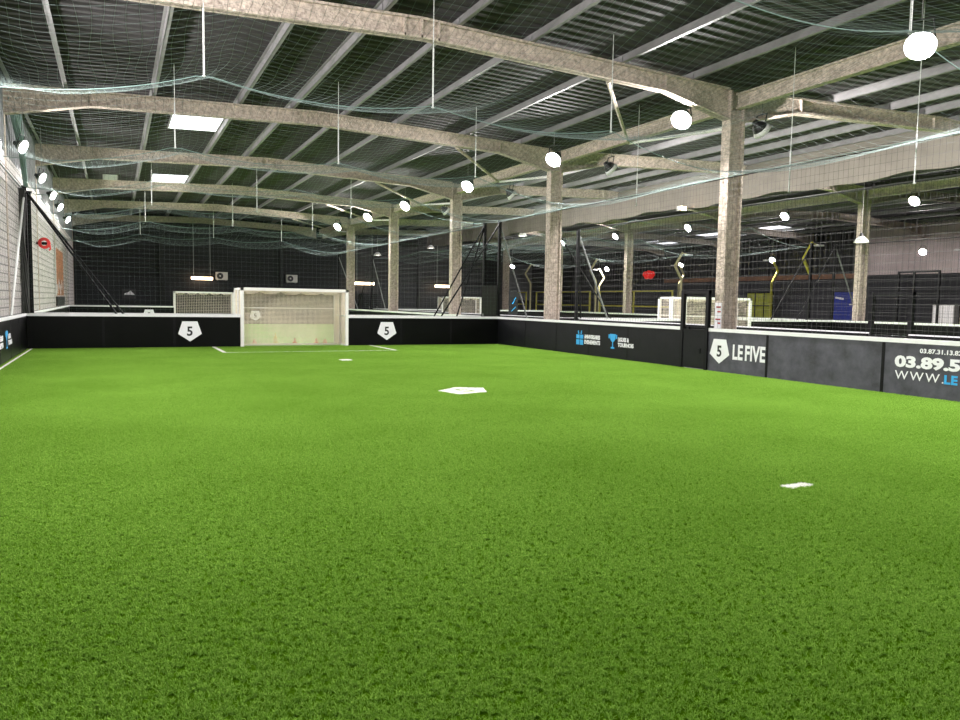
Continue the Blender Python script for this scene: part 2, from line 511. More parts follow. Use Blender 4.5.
# beige smoke curtain hanging lengthwise in the middle bay
mb = MB()
xs0 = 23.6
n = 140
for i in range(n+1):
    y = 6+i*(Y_BACK-6.2)/n
    wv = 0.05*math.sin(y*1.7)+0.03*math.sin(y*4.1)
    zb = 6.12+0.05*math.sin(y*0.9)+0.04*math.sin(y*2.3+1)
    zt = 7.62
    mb.v += [(xs0-0.01+wv, y, zb), (xs0-0.01+wv*0.2, y, zt), (xs0+0.01+wv*0.2, y, zt), (xs0+0.01+wv, y, zb)]
for i in range(n):
    a = i*4
    for j in range(4):
        mb.f.append((a+j, a+(j+1) % 4, a+4+(j+1) % 4, a+4+j))
tag(mb.build('smoke_curtain', M['curtain'], smooth=False), 'long beige fabric band hung under the roof beyond the right sideboard', 'curtain')

# ------------------------------------------------------------------ turf with inlaid markings
def turf_mat(name, lo, hi):
    m, nt, b = nodes_of(name)
    N = nt.nodes; L = nt.links
    geo = N.new('ShaderNodeNewGeometry')
    sep = N.new('ShaderNodeSeparateXYZ')
    L.new(geo.outputs['Position'], sep.inputs[0])
    def math_(op, a, c=None):
        n = N.new('ShaderNodeMath'); n.operation = op
        for i, v in enumerate((a, c)):
            if v is None: continue
            if isinstance(v, (int, float)): n.inputs[i].default_value = v
            else: L.new(v, n.inputs[i])
        return n.outputs[0]
    X, Y = sep.outputs['X'], sep.outputs['Y']
    def rect(x0, x1, y0, y1):
        a = math_('LESS_THAN', math_('ABSOLUTE', math_('SUBTRACT', X, (x0+x1)/2)), (x1-x0)/2)
        c = math_('LESS_THAN', math_('ABSOLUTE', math_('SUBTRACT', Y, (y0+y1)/2)), (y1-y0)/2)
        return math_('MULTIPLY', a, c)
    def halfs(pts):
        r = None
        for i in range(len(pts)):
            (x0, y0), (x1, y1) = pts[i], pts[(i+1) % len(pts)]
            nx, ny = -(y1-y0), (x1-x0)
            d = math_('ADD', math_('MULTIPLY', X, nx), math_('MULTIPLY', Y, ny))
            t = math_('GREATER_THAN', d, nx*x0+ny*y0)
            r = t if r is None else math_('MULTIPLY', r, t)
        return r
    white = rect(2.90, 3.02, 23.85, 26.75)
    for q in ((8.38, 8.50, 23.85, 26.75), (2.90, 8.50, 23.83, 23.90), (-2.36, -2.30, -3, 26.7), (5.53, 5.85, 4.88, 4.99), (5.55, 5.86, 20.1, 20.5)):
        white = math_('MAXIMUM', white, rect(*q))
    cx, cy = 5.87, 12.76
    pent = halfs([(5.53, 12.22), (6.16, 12.41), (6.38, 13.02), (5.89, 13.26), (5.36, 12.83)])
    five = None
    for q in ((-0.16, 0.17, 0.20, 0.29), (-0.16, -0.07, 0.0, 0.25), (-0.16, 0.12, -0.02, 0.07), (0.08, 0.17, -0.22, 0.03), (-0.16, 0.12, -0.29, -0.20)):
        r = rect(cx+q[0]*.8, cx+q[1]*.8, cy+q[2]*.8, cy+q[3]*.8)
        five = r if five is None else math_('MAXIMUM', five, r)
    pent = math_('MULTIPLY', pent, math_('SUBTRACT', 1.0, math_('MULTIPLY', five, 0.75)))
    white = math_('MAXIMUM', white, pent)
    # green fibre variation
    n1 = N.new('ShaderNodeTexNoise'); n1.inputs['Scale'].default_value = 0.55; n1.inputs['Detail'].default_value = 3
    n2 = N.new('ShaderNodeTexNoise'); n2.inputs['Scale'].default_value = 90; n2.inputs['Detail'].default_value = 2
    L.new(geo.outputs['Position'], n1.inputs['Vector']); L.new(geo.outputs['Position'], n2.inputs['Vector'])
    mixf = math_('ADD', math_('MULTIPLY', n1.outputs['Fac'], 0.15), math_('MULTIPLY', n2.outputs['Fac'], 0.85))
    r = N.new('ShaderNodeValToRGB')
    r.color_ramp.elements[0].position = 0.34; r.color_ramp.elements[0].color = (*lo, 1)
    r.color_ramp.elements[1].position = 0.66; r.color_ramp.elements[1].color = (*hi, 1)
    L.new(mixf, r.inputs['Fac'])
    mx = N.new('ShaderNodeMix'); mx.data_type = 'RGBA'
    L.new(white, mx.inputs['Factor']); L.new(r.outputs['Color'], mx.inputs['A'])
    mx.inputs['B'].default_value = (0.85, 0.85, 0.80, 1)
    L.new(mx.outputs['Result'], b.inputs['Base Color'])
    b.inputs['Roughness'].default_value = 0.55
    b.inputs['Specular IOR Level'].default_value = 0.0
    tl = N.new('ShaderNodeBsdfTranslucent')
    L.new(mx.outputs['Result'], tl.inputs['Color'])
    ms = N.new('ShaderNodeMixShader'); ms.inputs[0].default_value = 0.30
    L.new(b.outputs[0], ms.inputs[1]); L.new(tl.outputs[0], ms.inputs[2])
    L.new(ms.outputs[0], N['Material Output'].inputs['Surface'])
    return m
tag(B(XL, XR, -3, YF, -0.03, 0.0).build('floor_turf', turf_mat('turf_base', (0.045, 0.115, 0.003), (0.085, 0.200, 0.006)), kind='structure', origin=(0,0,0)), 'green turf backing sheet under the pile of the nearest pitch', 'floor')
M['turf'] = turf_mat('turf_fibre', (0.080, 0.200, 0.007), (0.300, 0.510, 0.090))
TX, TY = 16, 28
tw, th = (XR-XL-0.04)/TX, 1.0
mb = MB()
for k in range(3600):
    tx = random.uniform(-0.5, 0.5)*tw; ty = random.uniform(-0.5, 0.5)*th
    th_ = random.uniform(0.75, 1.25); a0 = random.uniform(0, 2*math.pi)
    for q in range(5):
        la = a0+q*math.pi/2.5+random.uniform(-0.5, 0.5)
        x = tx+math.cos(la)*0.003; y = ty+math.sin(la)*0.003
        a = la+math.pi/2+random.uniform(-0.4, 0.4)
        lean = random.uniform(0.005, 0.017)*th_; h = random.uniform(0.012, 0.021)*th_; wd = random.uniform(0.0014, 0.0023)
        dx, dy = math.cos(a)*wd, math.sin(a)*wd
        lx, ly = math.cos(la)*lean, math.sin(la)*lean
        n = len(mb.v)
        mb.v += [(x-dx, y-dy, 0), (x+dx, y+dy, 0), (x+dx+lx*.35, y+dy+ly*.35, h*.66), (x-dx+lx*.35, y-dy+ly*.35, h*.66), (x+dx*.5+lx*1.2, y+dy*.5+ly*1.2, h), (x-dx*.5+lx*1.2, y-dy*.5+ly*1.2, h)]
        mb.f += [(n, n+1, n+2, n+3), (n+3, n+2, n+4, n+5)]
grass = mb.build('grass', M['turf'], origin=(0,0,0), kind='stuff')
tag(grass, 'short bright green artificial turf pile covering the nearest pitch', 'grass', kind='stuff')
ng = bpy.data.node_groups.new('turf_tiles', 'GeometryNodeTree')
ng.interface.new_socket('Geometry', in_out='INPUT', socket_type='NodeSocketGeometry')
ng.interface.new_socket('Geometry', in_out='OUTPUT', socket_type='NodeSocketGeometry')
gi = ng.nodes.new('NodeGroupInput'); go = ng.nodes.new('NodeGroupOutput')
gr = ng.nodes.new('GeometryNodeMeshGrid')
gr.inputs['Size X'].default_value = tw*(TX-1); gr.inputs['Size Y'].default_value = th*(TY-1)
gr.inputs['Vertices X'].default_value = TX; gr.inputs['Vertices Y'].default_value = TY
tr = ng.nodes.new('GeometryNodeTransform')
tr.inputs['Translation'].default_value = ((XL+XR)/2, YF-0.01-TY*th/2, 0.0)
ip = ng.nodes.new('GeometryNodeInstanceOnPoints')
rv = ng.nodes.new('FunctionNodeRandomValue'); rv.data_type = 'INT'
imin = [s for s in rv.inputs if s.name == 'Min' and s.type == 'INT'][0]; imax = [s for s in rv.inputs if s.name == 'Max' and s.type == 'INT'][0]
imin.default_value = 0; imax.default_value = 1
iout = [s for s in rv.outputs if s.type == 'INT'][0]
mu = ng.nodes.new('ShaderNodeMath'); mu.operation = 'MULTIPLY'; mu.inputs[1].default_value = math.pi
cx = ng.nodes.new('ShaderNodeCombineXYZ')
ng.links.new(iout, mu.inputs[0]); ng.links.new(mu.outputs[0], cx.inputs['Z'])
ng.links.new(gr.outputs['Mesh'], tr.inputs['Geometry'])
ng.links.new(tr.outputs['Geometry'], ip.inputs['Points'])
ng.links.new(gi.outputs[0], ip.inputs['Instance'])
ng.links.new(cx.outputs[0], ip.inputs['Rotation'])
ng.links.new(ip.outputs['Instances'], go.inputs[0])
md = grass.modifiers.new('turf_tiles', 'NODES'); md.node_group = ng

# ------------------------------------------------------------------ perimeter boards
PENT = [(-0.235, 0.335), (0.235, 0.335), (0.37, -0.08), (0.0, -0.335), (-0.37, -0.08)]
def crest(parent, face, u, z, sc=1.0):
    """white five-sided crest with a dark 5 on a board face; face(u, z, out) -> world"""
    def solid(poly, d0, d1):
        mb = MB(); k = len(poly)
        mb.v = [face(u+a*sc, z+c*sc, d0) for a, c in poly]+[face(u+a*sc, z+c*sc, d1) for a, c in poly]
        mb.f = [tuple(range(k-1, -1, -1)), tuple(range(k, 2*k))]+[(i, (i+1) % k, k+(i+1) % k, k+i) for i in range(k)]
        return mb
    p = solid(PENT, 0.0, 0.004).build('crest', M['white_print'], parent)
    p['label'] = 'white five-sided crest with a black 5'
    text_mesh('numeral', '5', M['black_print'], p, lambda a, c, d: face(u+a*sc-0.005, z+(c-0.135)*sc, 0.004+max(0, d)*1.0), 0.42, bold=0.012, sx=0.95, align='CENTER', thick=0.002)
    return p

def board_run(label, p, q, mat_, out, cuts=None, cap_out=True, nm='perimeter_board', crests=(), post_gap=None):
    """straight run of boards from p to q (xy); out = unit normal toward the pitch"""
    p = Vector((p[0], p[1], 0)); q = Vector((q[0], q[1], 0))
    L = (q-p).length; t = (q-p)/L; o = Vector((out[0], out[1], 0))
    root = thing(nm, (p.x, p.y, 0), label, 'pitch board', 'pitch perimeter boards')
    face = lambda u, z, d: tuple(p+t*u+o*d+Vector((0,0,z)))
    cuts = cuts or [L*i/max(1, round(L/2.0)) for i in range(max(1, round(L/2.0))+1)]
    def bx(u0, u1, d0, d1, z0, z1):
        mb = MB()
        c = [face(u, z, d) for z in (z0, z1) for d in (d0, d1) for u in (u0, u1)]
        mb.v = c
        mb.f = [(0,2,3,1),(4,5,7,6),(0,1,5,4),(2,6,7,3),(0,4,6,2),(1,3,7,5)]
        return mb
    for a, c in zip(cuts[:-1], cuts[1:]):
        bx(a+0.004, c-0.004, -0.05, 0.0, 0.0, BH-0.085).build('panel', mat_, root)
    jn = MB()
    for c in cuts[1:-1]:
        bx(c-0.035, c+0.035, -0.1, 0.004, 0.0, BH-0.09).build('joint_strip', M['black_steel'], root)
    bx(0, L, -0.055, 0.01, BH-0.085, BH).build('cap_rail', M['white_cap'], root)
    bx(0, L, -0.12, -0.055, BH-0.10, BH-0.03).build('back_rail', M['black_steel'], root)
    for u in crests: crest(root, face, u, 0.535)
    return root, face

def leisure_logos(root, face, u0, flip):
    """cyan gift and cup symbols with small white two-line captions"""
    def poly(pl, name, m, d=0.005):
        mb = MB(); n = len(pl)
        mb.v = [face(a, c, 0.0) for a, c in pl]+[face(a, c, d) for a, c in pl]
        mb.f = [tuple(range(n-1,-1,-1)), tuple(range(n, 2*n))]+[(i,(i+1)%n,n+(i+1)%n,n+i) for i in range(n)]
        return mb
    def merge(lst):
        r = MB()
        for m_ in lst:
            n = len(r.v); r.v += m_.v; r.f += [tuple(i+n for i in f) for f in m_.f]
        return r
    rc = lambda a, b_, c, d: [(a, c), (b_, c), (b_, d), (a, d)]
    g = u0
    gift = merge([poly(rc(g, g+.19, .33, .50), '', 0), poly(rc(g+.22, g+.41, .33, .50), '', 0), poly(rc(g, g+.19, .53, .66), '', 0), poly(rc(g+.22, g+.41, .53, .66), '', 0),
                  poly([(g+.10,.68),(g+.17,.68),(g+.13,.80),(g+.09,.78)], '', 0), poly([(g+.24,.68),(g+.31,.68),(g+.33,.78),(g+.28,.80)], '', 0)])
    gift.build('gift_symbol', M['blue_print'], root)
    T = lambda x, z: (lambda a, c, d: face(x+a, z+c, 0.003+max(0, d)))
    text_mesh('caption', 'ANNIVERSAIRES', M['white_print'], root, T(g+.48, .55), .17, bold=.008, sx=0.72, thick=.002)
    text_mesh('caption', 'EVENEMENTS', M['white_print'], root, T(g+.48, .38), .17, bold=.008, sx=0.86, thick=.002)
    c = g+1.88
    cup = merge([poly([(c,.76),(c+.30,.76),(c+.28,.60),(c+.20,.52),(c+.10,.52),(c+.02,.60)], '', 0), poly(rc(c+.13, c+.17, .36, .52), '', 0), poly(rc(c+.06, c+.24, .31, .36), '', 0),
                 poly(rc(c-.07, c-.01, .62, .74), '', 0), poly(rc(c+.31, c+.37, .62, .74), '', 0)])
    cup.build('cup_symbol', M['blue_print'], root)
    text_mesh('caption', 'LIGUES &', M['white_print'], root, T(c+.42, .55), .16, bold=.008, sx=0.82, thick=.002)
    text_mesh('caption', 'TOURNOIS', M['white_print'], root, T(c+.42, .39), .16, bold=.008, sx=0.95, thick=.002)

GX0, GX1, GHT, GD = 3.896, 7.552, 2.034, 0.78
GATE0, GATE1 = 14.93, 15.87
# nearest pitch
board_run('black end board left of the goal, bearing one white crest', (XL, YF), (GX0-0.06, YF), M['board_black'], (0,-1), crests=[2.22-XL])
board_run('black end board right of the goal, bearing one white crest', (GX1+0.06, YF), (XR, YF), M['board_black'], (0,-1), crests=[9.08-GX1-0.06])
root, face = board_run('black left sideboard with small white lettering, cut by the picture edge', (XL, -3), (XL, YF), M['board_black'], (1,0))
leisure_logos(root, face, 19.95+3, False)
L1 = YF-GATE1
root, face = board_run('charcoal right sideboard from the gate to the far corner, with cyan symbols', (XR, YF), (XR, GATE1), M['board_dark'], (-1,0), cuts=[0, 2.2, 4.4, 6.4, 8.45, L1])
leisure_logos(root, face, YF-21.05, False)
cuts = [0, 2.0, 4.97, 7.3, 9.6, 12, 14.4, GATE0+3]
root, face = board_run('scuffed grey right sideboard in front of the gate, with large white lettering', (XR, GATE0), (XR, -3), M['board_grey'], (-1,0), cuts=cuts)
crest(root, face, GATE0-14.47, 0.525, 0.92)
TP = lambda x, z: (lambda a, c, d: face(GATE0-x+a, z+c, 0.002+max(0, d)))
text_mesh('lettering', 'LE FIVE', M['white_print'], root, TP(14.03, 0.37), 0.50, bold=0.016, sx=0.695, spacing=1.02, word=0.55, thick=.002)
text_mesh('phone_lettering', '03.87.31.13.82', M['white_print'], root, TP(9.21, 0.845), 0.115, bold=0.003, sx=1.18, thick=.002)
text_mesh('phone_lettering', '03.89.5', M['white_print'], root, TP(9.70, 0.56), 0.285, bold=0.014, sx=1.52, thick=.002)
text_mesh('web_lettering', 'WWW.', M['white_print'], root, TP(9.69, 0.31), 0.24, bold=0.0, sx=1.10, spacing=1.25, thick=.002)
text_mesh('web_lettering', 'LE', M['blue_print'], root, TP(8.72, 0.31), 0.22, bold=0.010, sx=1.1, spacing=1.1, thick=.002)

# gates
def gate(x, y0, y1, label, m, s=-1):
    t = thing('pitch_gate', (x, y0, 0), label, 'gate', 'black pitch gates')
    B(x-0.03, x+0.03, y0+0.05, y1-0.05, 0.03, BH-0.06).build('door', m, t)
    for y in (y0, y1):
        B(x-0.05, x+0.05, y-0.05, y+0.05, 0, 2.06).build('post', M['black_steel'], t)
    B(x-0.04, x+0.04, y0-0.05, y1+0.05, 1.98, 2.06).build('top_bar', M['black_steel'], t)
    B(x-0.045, x+0.045, y0+0.05, y1-0.05, BH-0.10, BH-0.05).build('door_rail', M['black_steel'], t)
    B(x+s*0.03-0.02, x+s*0.03+0.02, y0+0.20, y0+0.26, 0.42, 0.56).build('latch', M['black_steel'], t)
    for z in (0.25, 0.8): MB().tube([(x+s*0.045, y1-0.05, z), (x+s*0.045, y1-0.05, z+0.12)], 0.018, 8).build('hinge', M['black_steel'], t)
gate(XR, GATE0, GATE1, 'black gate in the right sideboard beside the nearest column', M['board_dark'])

# pitch behind the goal
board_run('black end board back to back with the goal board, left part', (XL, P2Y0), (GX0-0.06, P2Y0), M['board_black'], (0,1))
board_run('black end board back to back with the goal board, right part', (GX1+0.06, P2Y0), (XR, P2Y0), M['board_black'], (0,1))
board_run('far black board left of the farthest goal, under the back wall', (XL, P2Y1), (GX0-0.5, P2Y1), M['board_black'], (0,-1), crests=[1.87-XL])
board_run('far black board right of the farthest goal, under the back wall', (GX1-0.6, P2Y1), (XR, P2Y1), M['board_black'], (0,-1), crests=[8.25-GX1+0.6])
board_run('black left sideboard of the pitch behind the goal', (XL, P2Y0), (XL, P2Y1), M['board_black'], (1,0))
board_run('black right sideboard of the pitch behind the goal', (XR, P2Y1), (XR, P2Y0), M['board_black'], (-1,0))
# pitches beyond the passage on the right
GM = (P3X0+P3X1)/2
board_run('black sideboard across the passage, in front of its gate', (P3X0, -3), (P3X0, 11.2), M['board_black'], (1,0))
board_run('black sideboard across the passage, beyond its gate', (P3X0, 12.2), (P3X0, P3Y), M['board_black'], (1,0))
gate(P3X0, 11.2, 12.2, 'black gate across the passage at the right of the photo', M['board_black'])
board_run('black end board left of the far goal on the right', (P3X0, P3Y), (GM-1.9, P3Y), M['board_black'], (0,-1))
board_run('black end board right of the far goal on the right', (GM+1.9, P3Y), (P3X1, P3Y), M['board_black'], (0,-1))
board_run('black sideboard on the far side of the pitch across the passage', (P3X1, P3Y), (P3X1, -3), M['board_black'], (-1,0))
board_run('black sideboard across the passage, of the farther right pitch', (P3X0, P4Y0), (P3X0, P2Y1), M['board_black'], (1,0))
board_run('black near end board of the farther right pitch, left part', (P3X0, P4Y0), (GM-1.9, P4Y0), M['board_black'], (0,1))
board_run('black near end board of the farther right pitch, right part', (GM+1.9, P4Y0), (P3X1, P4Y0), M['board_black'], (0,1))
board_run('black far end board of the farther right pitch, left part', (P3X0, P2Y1), (GM-1.9, P2Y1), M['board_black'], (0,-1))
board_run('black far end board of the farther right pitch, right part', (GM+1.9, P2Y1), (P3X1, P2Y1), M['board_black'], (0,-1))
board_run('black sideboard on the far side of the farther right pitch', (P3X1, P2Y1), (P3X1, P4Y0), M['board_black'], (-1,0))
t = thing('passage_door', (XR+0.02, 26.8, 0), 'tall black door between the two corner posts right of the goal', 'door')
B(XR-0.02, XR+0.04, 26.86, 28.25, 0.03, 2.35).build('leaf', M['board_black'], t)
B(XR-0.05, XR-0.02, 28.02, 28.10, 1.0, 1.2).build('handle', M['grey_stay'], t)

# ------------------------------------------------------------------ goals
def goal(x0, x1, y, s, label, depth=GD, pitch=0.045, r=0.0082):
    """goal mouth on y, s=+1 goes back toward +y"""
    t = thing('football_goal', ((x0+x1)/2, y, 0), label, 'goal', 'white football goals')
    H = GHT; pw = 0.10
    yb = y+s*depth
    for x in (x0, x1):
        B(x-pw/2, x+pw/2, y-0.05, y+0.05, 0, H).build('post', M['white_paint'], t)
        B(x-0.035, x+0.035, yb-0.035, yb+0.035, 0, H).build('back_post', M['white_paint'], t)
        ss = MB()
        ss.box(x-0.035, x+0.035, min(y,yb), max(y,yb), H-0.09, H-0.02)
        ss.box(x-0.025, x+0.025, min(y,yb), max(y,yb), 1.06, 1.11)
        ss.box(x-0.025, x+0.025, min(y,yb), max(y,yb), 0.0, 0.05)
        ss.build('side_bar', M['white_paint'], t)
    B(x0-pw/2, x1+pw/2, y-0.05, y+0.05, H-0.10, H).build('crossbar', M['white_paint'], t)
    B(x0, x1, yb-0.03, yb+0.03, H-0.09, H-0.02).build('back_crossbar', M['white_paint'], t)
    B(x0, x1, yb-0.025, yb+0.025, 0.0, 0.05).build('ground_bar', M['white_paint'], t)
    n = MB()
    W = x1-x0
    yn = yb-s*0.05
    nx = int(W/pitch); nz = int((H-0.1)/pitch); nd = max(2, int(depth/pitch))
    bulge = lambda x, z: -s*0.10*math.sin(math.pi*(x-x0)/W)*math.sin(math.pi*min(1, z/H))
    for i in range(nx+1):
        x = x0+W*i/nx
        n.strand([(x, yn+bulge(x, H*k/6), 0.02+(H-0.1)*k/6) for k in range(7)], r)
        ztop = lambda x, k: H-0.06-0.16*abs(math.sin(5*math.pi*(x-x0)/W))*math.sin(math.pi*k/5)
        n.strand([(x, y+s*0.03+(yn-y-s*0.03)*k/5, ztop(x, k)) for k in range(6)], r)
    for k in range(nz+1):
        z = 0.02+(H-0.1)*k/nz
        n.strand([(x0+W*j/12, yn+bulge(x0+W*j/12, z), z) for j in range(13)], r)
        for x in (x0, x1):
            n.strand([(x, y, z), (x, yn, z)], r)
    for k in range(nd+1):
        yy = y+(yn-y)*k/nd
        n.strand([(x0+W*j/30, yy, H-0.06-0.16*abs(math.sin(5*math.pi*j/30))*math.sin(math.pi*k/nd)) for j in range(31)], r)
        for x in (x0, x1):
            n.strand([(x, yy, 0.02), (x, yy, H-0.08)], r)
    no = n.build('net', M['net_white'], t)
    return t
goal(GX0, GX1, YF, 1, 'large white goal with cream net in the end board of the nearest pitch')
goal(GX0, GX1, P2Y0, -1, 'white goal back to back behind the nearest goal, its frame edge showing left of it', depth=0.74)
goal(3.35, 6.85, P2Y1, 1, 'small far white goal under the back wall, left of the nearest goal', pitch=0.10, r=0.009)
goal(GM-1.83, GM+1.83, P3Y, 1, 'far white goal seen behind the gate and the nearest column', pitch=0.07, r=0.0065)
goal(GM-1.83, GM+1.83, P4Y0+0.05, -1, 'white goal back to back behind the one seen past the gate', depth=0.72, pitch=0.07, r=0.0065)
goal(21.5, 24.6, P2Y1, 1, 'far white goal seen behind the third column, right of the nearest goal', pitch=0.10, r=0.009)

# training cones in the goal
def cone(x, y, h, r, m, label, cat='cone', base=True):
    t = thing('marker_cone', (x, y, 0), label, cat, 'cones behind the goal net')
    MB().lathe([(r, 0.012), (r*0.25, h), (r*0.22, h), (r*0.2, h-0.01)], (x, y, 0), (0,0,1), 16).build('body', m, t)
    MB().lathe([(0.0, 0.0), (r*1.25, 0.0), (r*1.25, 0.014), (r*0.9, 0.016)], (x, y, 0), (0,0,1), 16).build('foot', m, t)
for x, h, m, lb in ((4.5, 0.22, 'orange', 'orange marker cone behind the goal net, nearest its left post'), (5.25, 0.46, 'cone_yellow', 'tall yellow marker cone behind the goal net'),
                    (5.95, 0.24, 'orange', 'orange marker cone behind the middle of the goal net'), (6.75, 0.24, 'orange', 'orange marker cone behind the goal net, left one of the pair at the right'),
                    (7.08, 0.22, 'orange', 'orange marker cone behind the goal net, nearest its right post')):
    cone(x, YF+1.28, h*0.9, 0.10, M[m], lb)

# ------------------------------------------------------------------ corner posts with stays
def corner_post(x, y, top, stays, label):
    t = thing('net_post', (x, y, 0), label, 'post', 'black net posts')
    B(x-0.055, x+0.055, y-0.055, y+0.055, 0, top).build('pole', M['black_steel'], t)
    B(x-0.13, x+0.13, y-0.13, y+0.13, -0.03, 0.012).build('base_plate', M['black_steel'], t)
    for (gx, gy, m, *gz) in stays:
        st = MB().tube([(x, y, top-0.08), (gx, gy, gz[0] if gz else 0.0)], 0.032, 8).build('stay', M[m], t)
        if m != 'black_steel': st['label'] = 'light grey tube stay'
    MB().lathe([(0.09, top-0.02), (0.09, top+0.03), (0.0, top+0.04)], (x, y, 0), (0,0,1), 12).build('cap', M['black_steel'], t)
corner_post(XR+0.06, YF+0.12, 4.86, [(10.6, YF+0.16, 'black_steel'), (15.5, YF+0.16, 'grey_stay')], 'black net post at the far right corner of the nearest pitch')
corner_post(XR+0.06, P2Y0-0.14, 4.9, [(12.2, P2Y0-0.18, 'black_steel'), (10.9, P2Y0-0.22, 'black_steel')], 'black net post just left of the far right corner post')
corner_post(XL+0.03, YF+0.14, 4.92, [(0.75, YF+0.18, 'black_steel'), (XL-0.02, 23.2, 'hanger', BH)], 'thick black net post at the far left corner of the nearest pitch')
corner_post(XL+0.03, P2Y0-0.16, 4.92, [(1.0, P2Y0-0.18, 'black_steel')], 'black net post behind the far left corner post')
corner_post(P3X0-0.1, P3Y+0.12, 4.5, [(18.2, P3Y+0.16, 'grey_stay'), (17.2, P3Y+1.2, 'black_steel')], 'black net post across the passage right of the second column')
corner_post(P3X0-0.1, P4Y0-0.14, 4.45, [(19.6, P4Y0-0.2, 'black_steel')], 'black net post against the right edge of the second column')
corner_post(P3X1+0.1, P3Y+0.12, 4.65, [(33.0, P3Y+0.16, 'grey_stay'), (27.6, P3Y+0.2, 'black_steel')], 'black net post in front of the blue door')
corner_post(P3X1+0.1, P4Y0-0.14, 4.75, [(27.2, P4Y0-0.2, 'black_steel')], 'black net post left of the blue door')
corner_post(XR+0.06, P2Y1+0.12, 4.8, [(15.6, P2Y1+0.16, 'grey_stay')], 'far net post beside the fifth column')
corner_post(P3X0-0.1, P2Y1+0.12, 4.8, [(17.5, P2Y1+0.16, 'grey_stay'), (14.9, P2Y1+0.2, 'black_steel')], 'far net post between the fourth and fifth columns')

# tall black frame on the far side of the right pitch
t = thing('frame_stand', (P3X1+0.2, 20.8, 0), 'tall thin black frame behind the gate at the right edge', 'frame')
for y in (19.9, 21.0, 21.7):
    B(P3X1+0.16, P3X1+0.24, y-0.04, y+0.04, 0, 3.3).build('post', M['black_steel'], t)
B(P3X1+0.17, P3X1+0.23, 19.9, 21.7, 3.22, 3.3).build('top_bar', M['black_steel'], t)
B(P3X1+0.17, P3X1+0.23, 19.9, 21.7, 2.3, 2.36).build('cross_bar', M['black_steel'], t)

# ------------------------------------------------------------------ nets
SUPX = [1.45, 5.70, 9.95]
def sag_profile(nodes, sag):
    def f(x):
        for (a, za), (c, zc) in zip(nodes[:-1], nodes[1:]):
            if x <= c:
                tt = (x-a)/(c-a)
                return za+(zc-za)*tt-sag*(c-a)/4.3*4*tt*(1-tt)
        return nodes[-1][1]
    return f
def ceiling_net(name, label, x0, x1, supx, rows, zr, ysag, dx, dy, r, step=0.35, zedge=4.9):
    prof = sag_profile([(x0, zedge)]+[(s, zr) for s in supx]+[(x1, zedge)], 0.24)
    def Z(x, y):
        e = min(1.0, min(x-x0, x1-x)/2.0); e = max(0.0, e)
        e = e*e*(3-2*e)
        for a, c in zip(rows[:-1], rows[1:]):
            if a-1e-6 <= y <= c+1e-6:
                tt = (y-a)/(c-a)
                s = ysag*(c-a)/7.0*4*tt*(1-tt)
                return prof(x)-s*(0.18+0.82*e)
        return prof(x)
    mb = MB()
    nx = int((x1-x0)/dx); ny = int((rows[-1]-rows[0])/dy)
    my = int((rows[-1]-rows[0])/step); mxn = int((x1-x0)/step)
    for i in range(nx+1):
        x = x0+(x1-x0)*i/nx
        mb.strand([(x+0.03*math.sin(3*j*step+i), rows[0]+(rows[-1]-rows[0])*j/my, Z(x, rows[0]+(rows[-1]-rows[0])*j/my)) for j in range(my+1)], r)
    for k in range(ny+1):
        y = rows[0]+(rows[-1]-rows[0])*k/ny
        mb.strand([(x0+(x1-x0)*j/mxn, y, Z(x0+(x1-x0)*j/mxn, y)) for j in range(mxn+1)], r*0.6)
    t = thing(name, ((x0+x1)/2, rows[0], 4.9), label, 'net', 'ceiling nets')
    mb.build('netting', M['net_green'], t)
    for y in rows:
        MB().tube([(x0+(x1-x0)*j/60, y, Z(x0+(x1-x0)*j/60, y)) for j in range(61)], 0.008, 5).build('rope', M['net_rope'], t)
    for x in (x0, x1):
        MB().tube([(x, rows[0], zedge), (x, rows[-1], zedge)], 0.006, 6).build('edge_rope', M['net_dark'], t)
    return Z
ROWS1 = [-0.2, 7.1, 14.1, 21.1, YF+0.1]
Z1 = ceiling_net('ceiling_net', 'pale green net sagging in scallops over the nearest pitch', XL, XR, SUPX, ROWS1, 5.5, 0.62, 0.125, 0.20, 0.0022)
ROWS2 = [P2Y0, 34.6, 42.2, P2Y1]
Z2 = ceiling_net('ceiling_net', 'pale green net sagging over the pitch behind the goal', XL, XR, SUPX, ROWS2, 5.5, 0.5, 0.34, 0.34, 0.0024, 0.5)
ROWS4 = [P4Y0, 34.6, 42.2, P2Y1]
Z4 = ceiling_net('ceiling_net', 'pale green net sagging over the farther right pitch', P3X0, P3X1, [20.0, GM, 26.7], ROWS4, 5.3, 0.5, 0.4, 0.4, 0.0024, 0.5, 4.6)

def flat_net(name, label, p, q, z0, z1, dh, dv, r, m, rope=True, x_dark=False):
    p = Vector(p); q = Vector(q); L = (q-p).length; t_ = (q-p)/L
    mb = MB()
    n = int(L/dh)
    pt = lambda u, z: (p.x+t_.x*u, p.y+t_.y*u, z)
    for i in range(n+1):
        u = L*i/n
        mb.strand([pt(u, z0), pt(u, z1)], r)
    k = int((z1-z0)/dv)
    for j in range(k+1):
        z = z0+(z1-z0)*j/k
        mb.strand([pt(0, z), pt(L, z)], r)
    t = thing(name, (p.x, p.y, z0), label, 'net', 'side nets')
    mb.build('netting', m, t)
    if rope:
        MB().tube([pt(0, z1), pt(L, z1)], 0.009, 6).build('top_rope', M['net_dark'] if x_dark else M['net_rope'], t)
        MB().tube([pt(0, z1-0.03), pt(L, z1-0.03)], 0.012, 6).build('black_edge_rope', M['black_steel'], t)
flat_net('side_net', 'dark square net standing above the right sideboard', (XR+0.035, -1, 0), (XR+0.035, YF, 0), BH, NH-0.03, 0.12, 0.16, 0.0028, M['net_dark'])
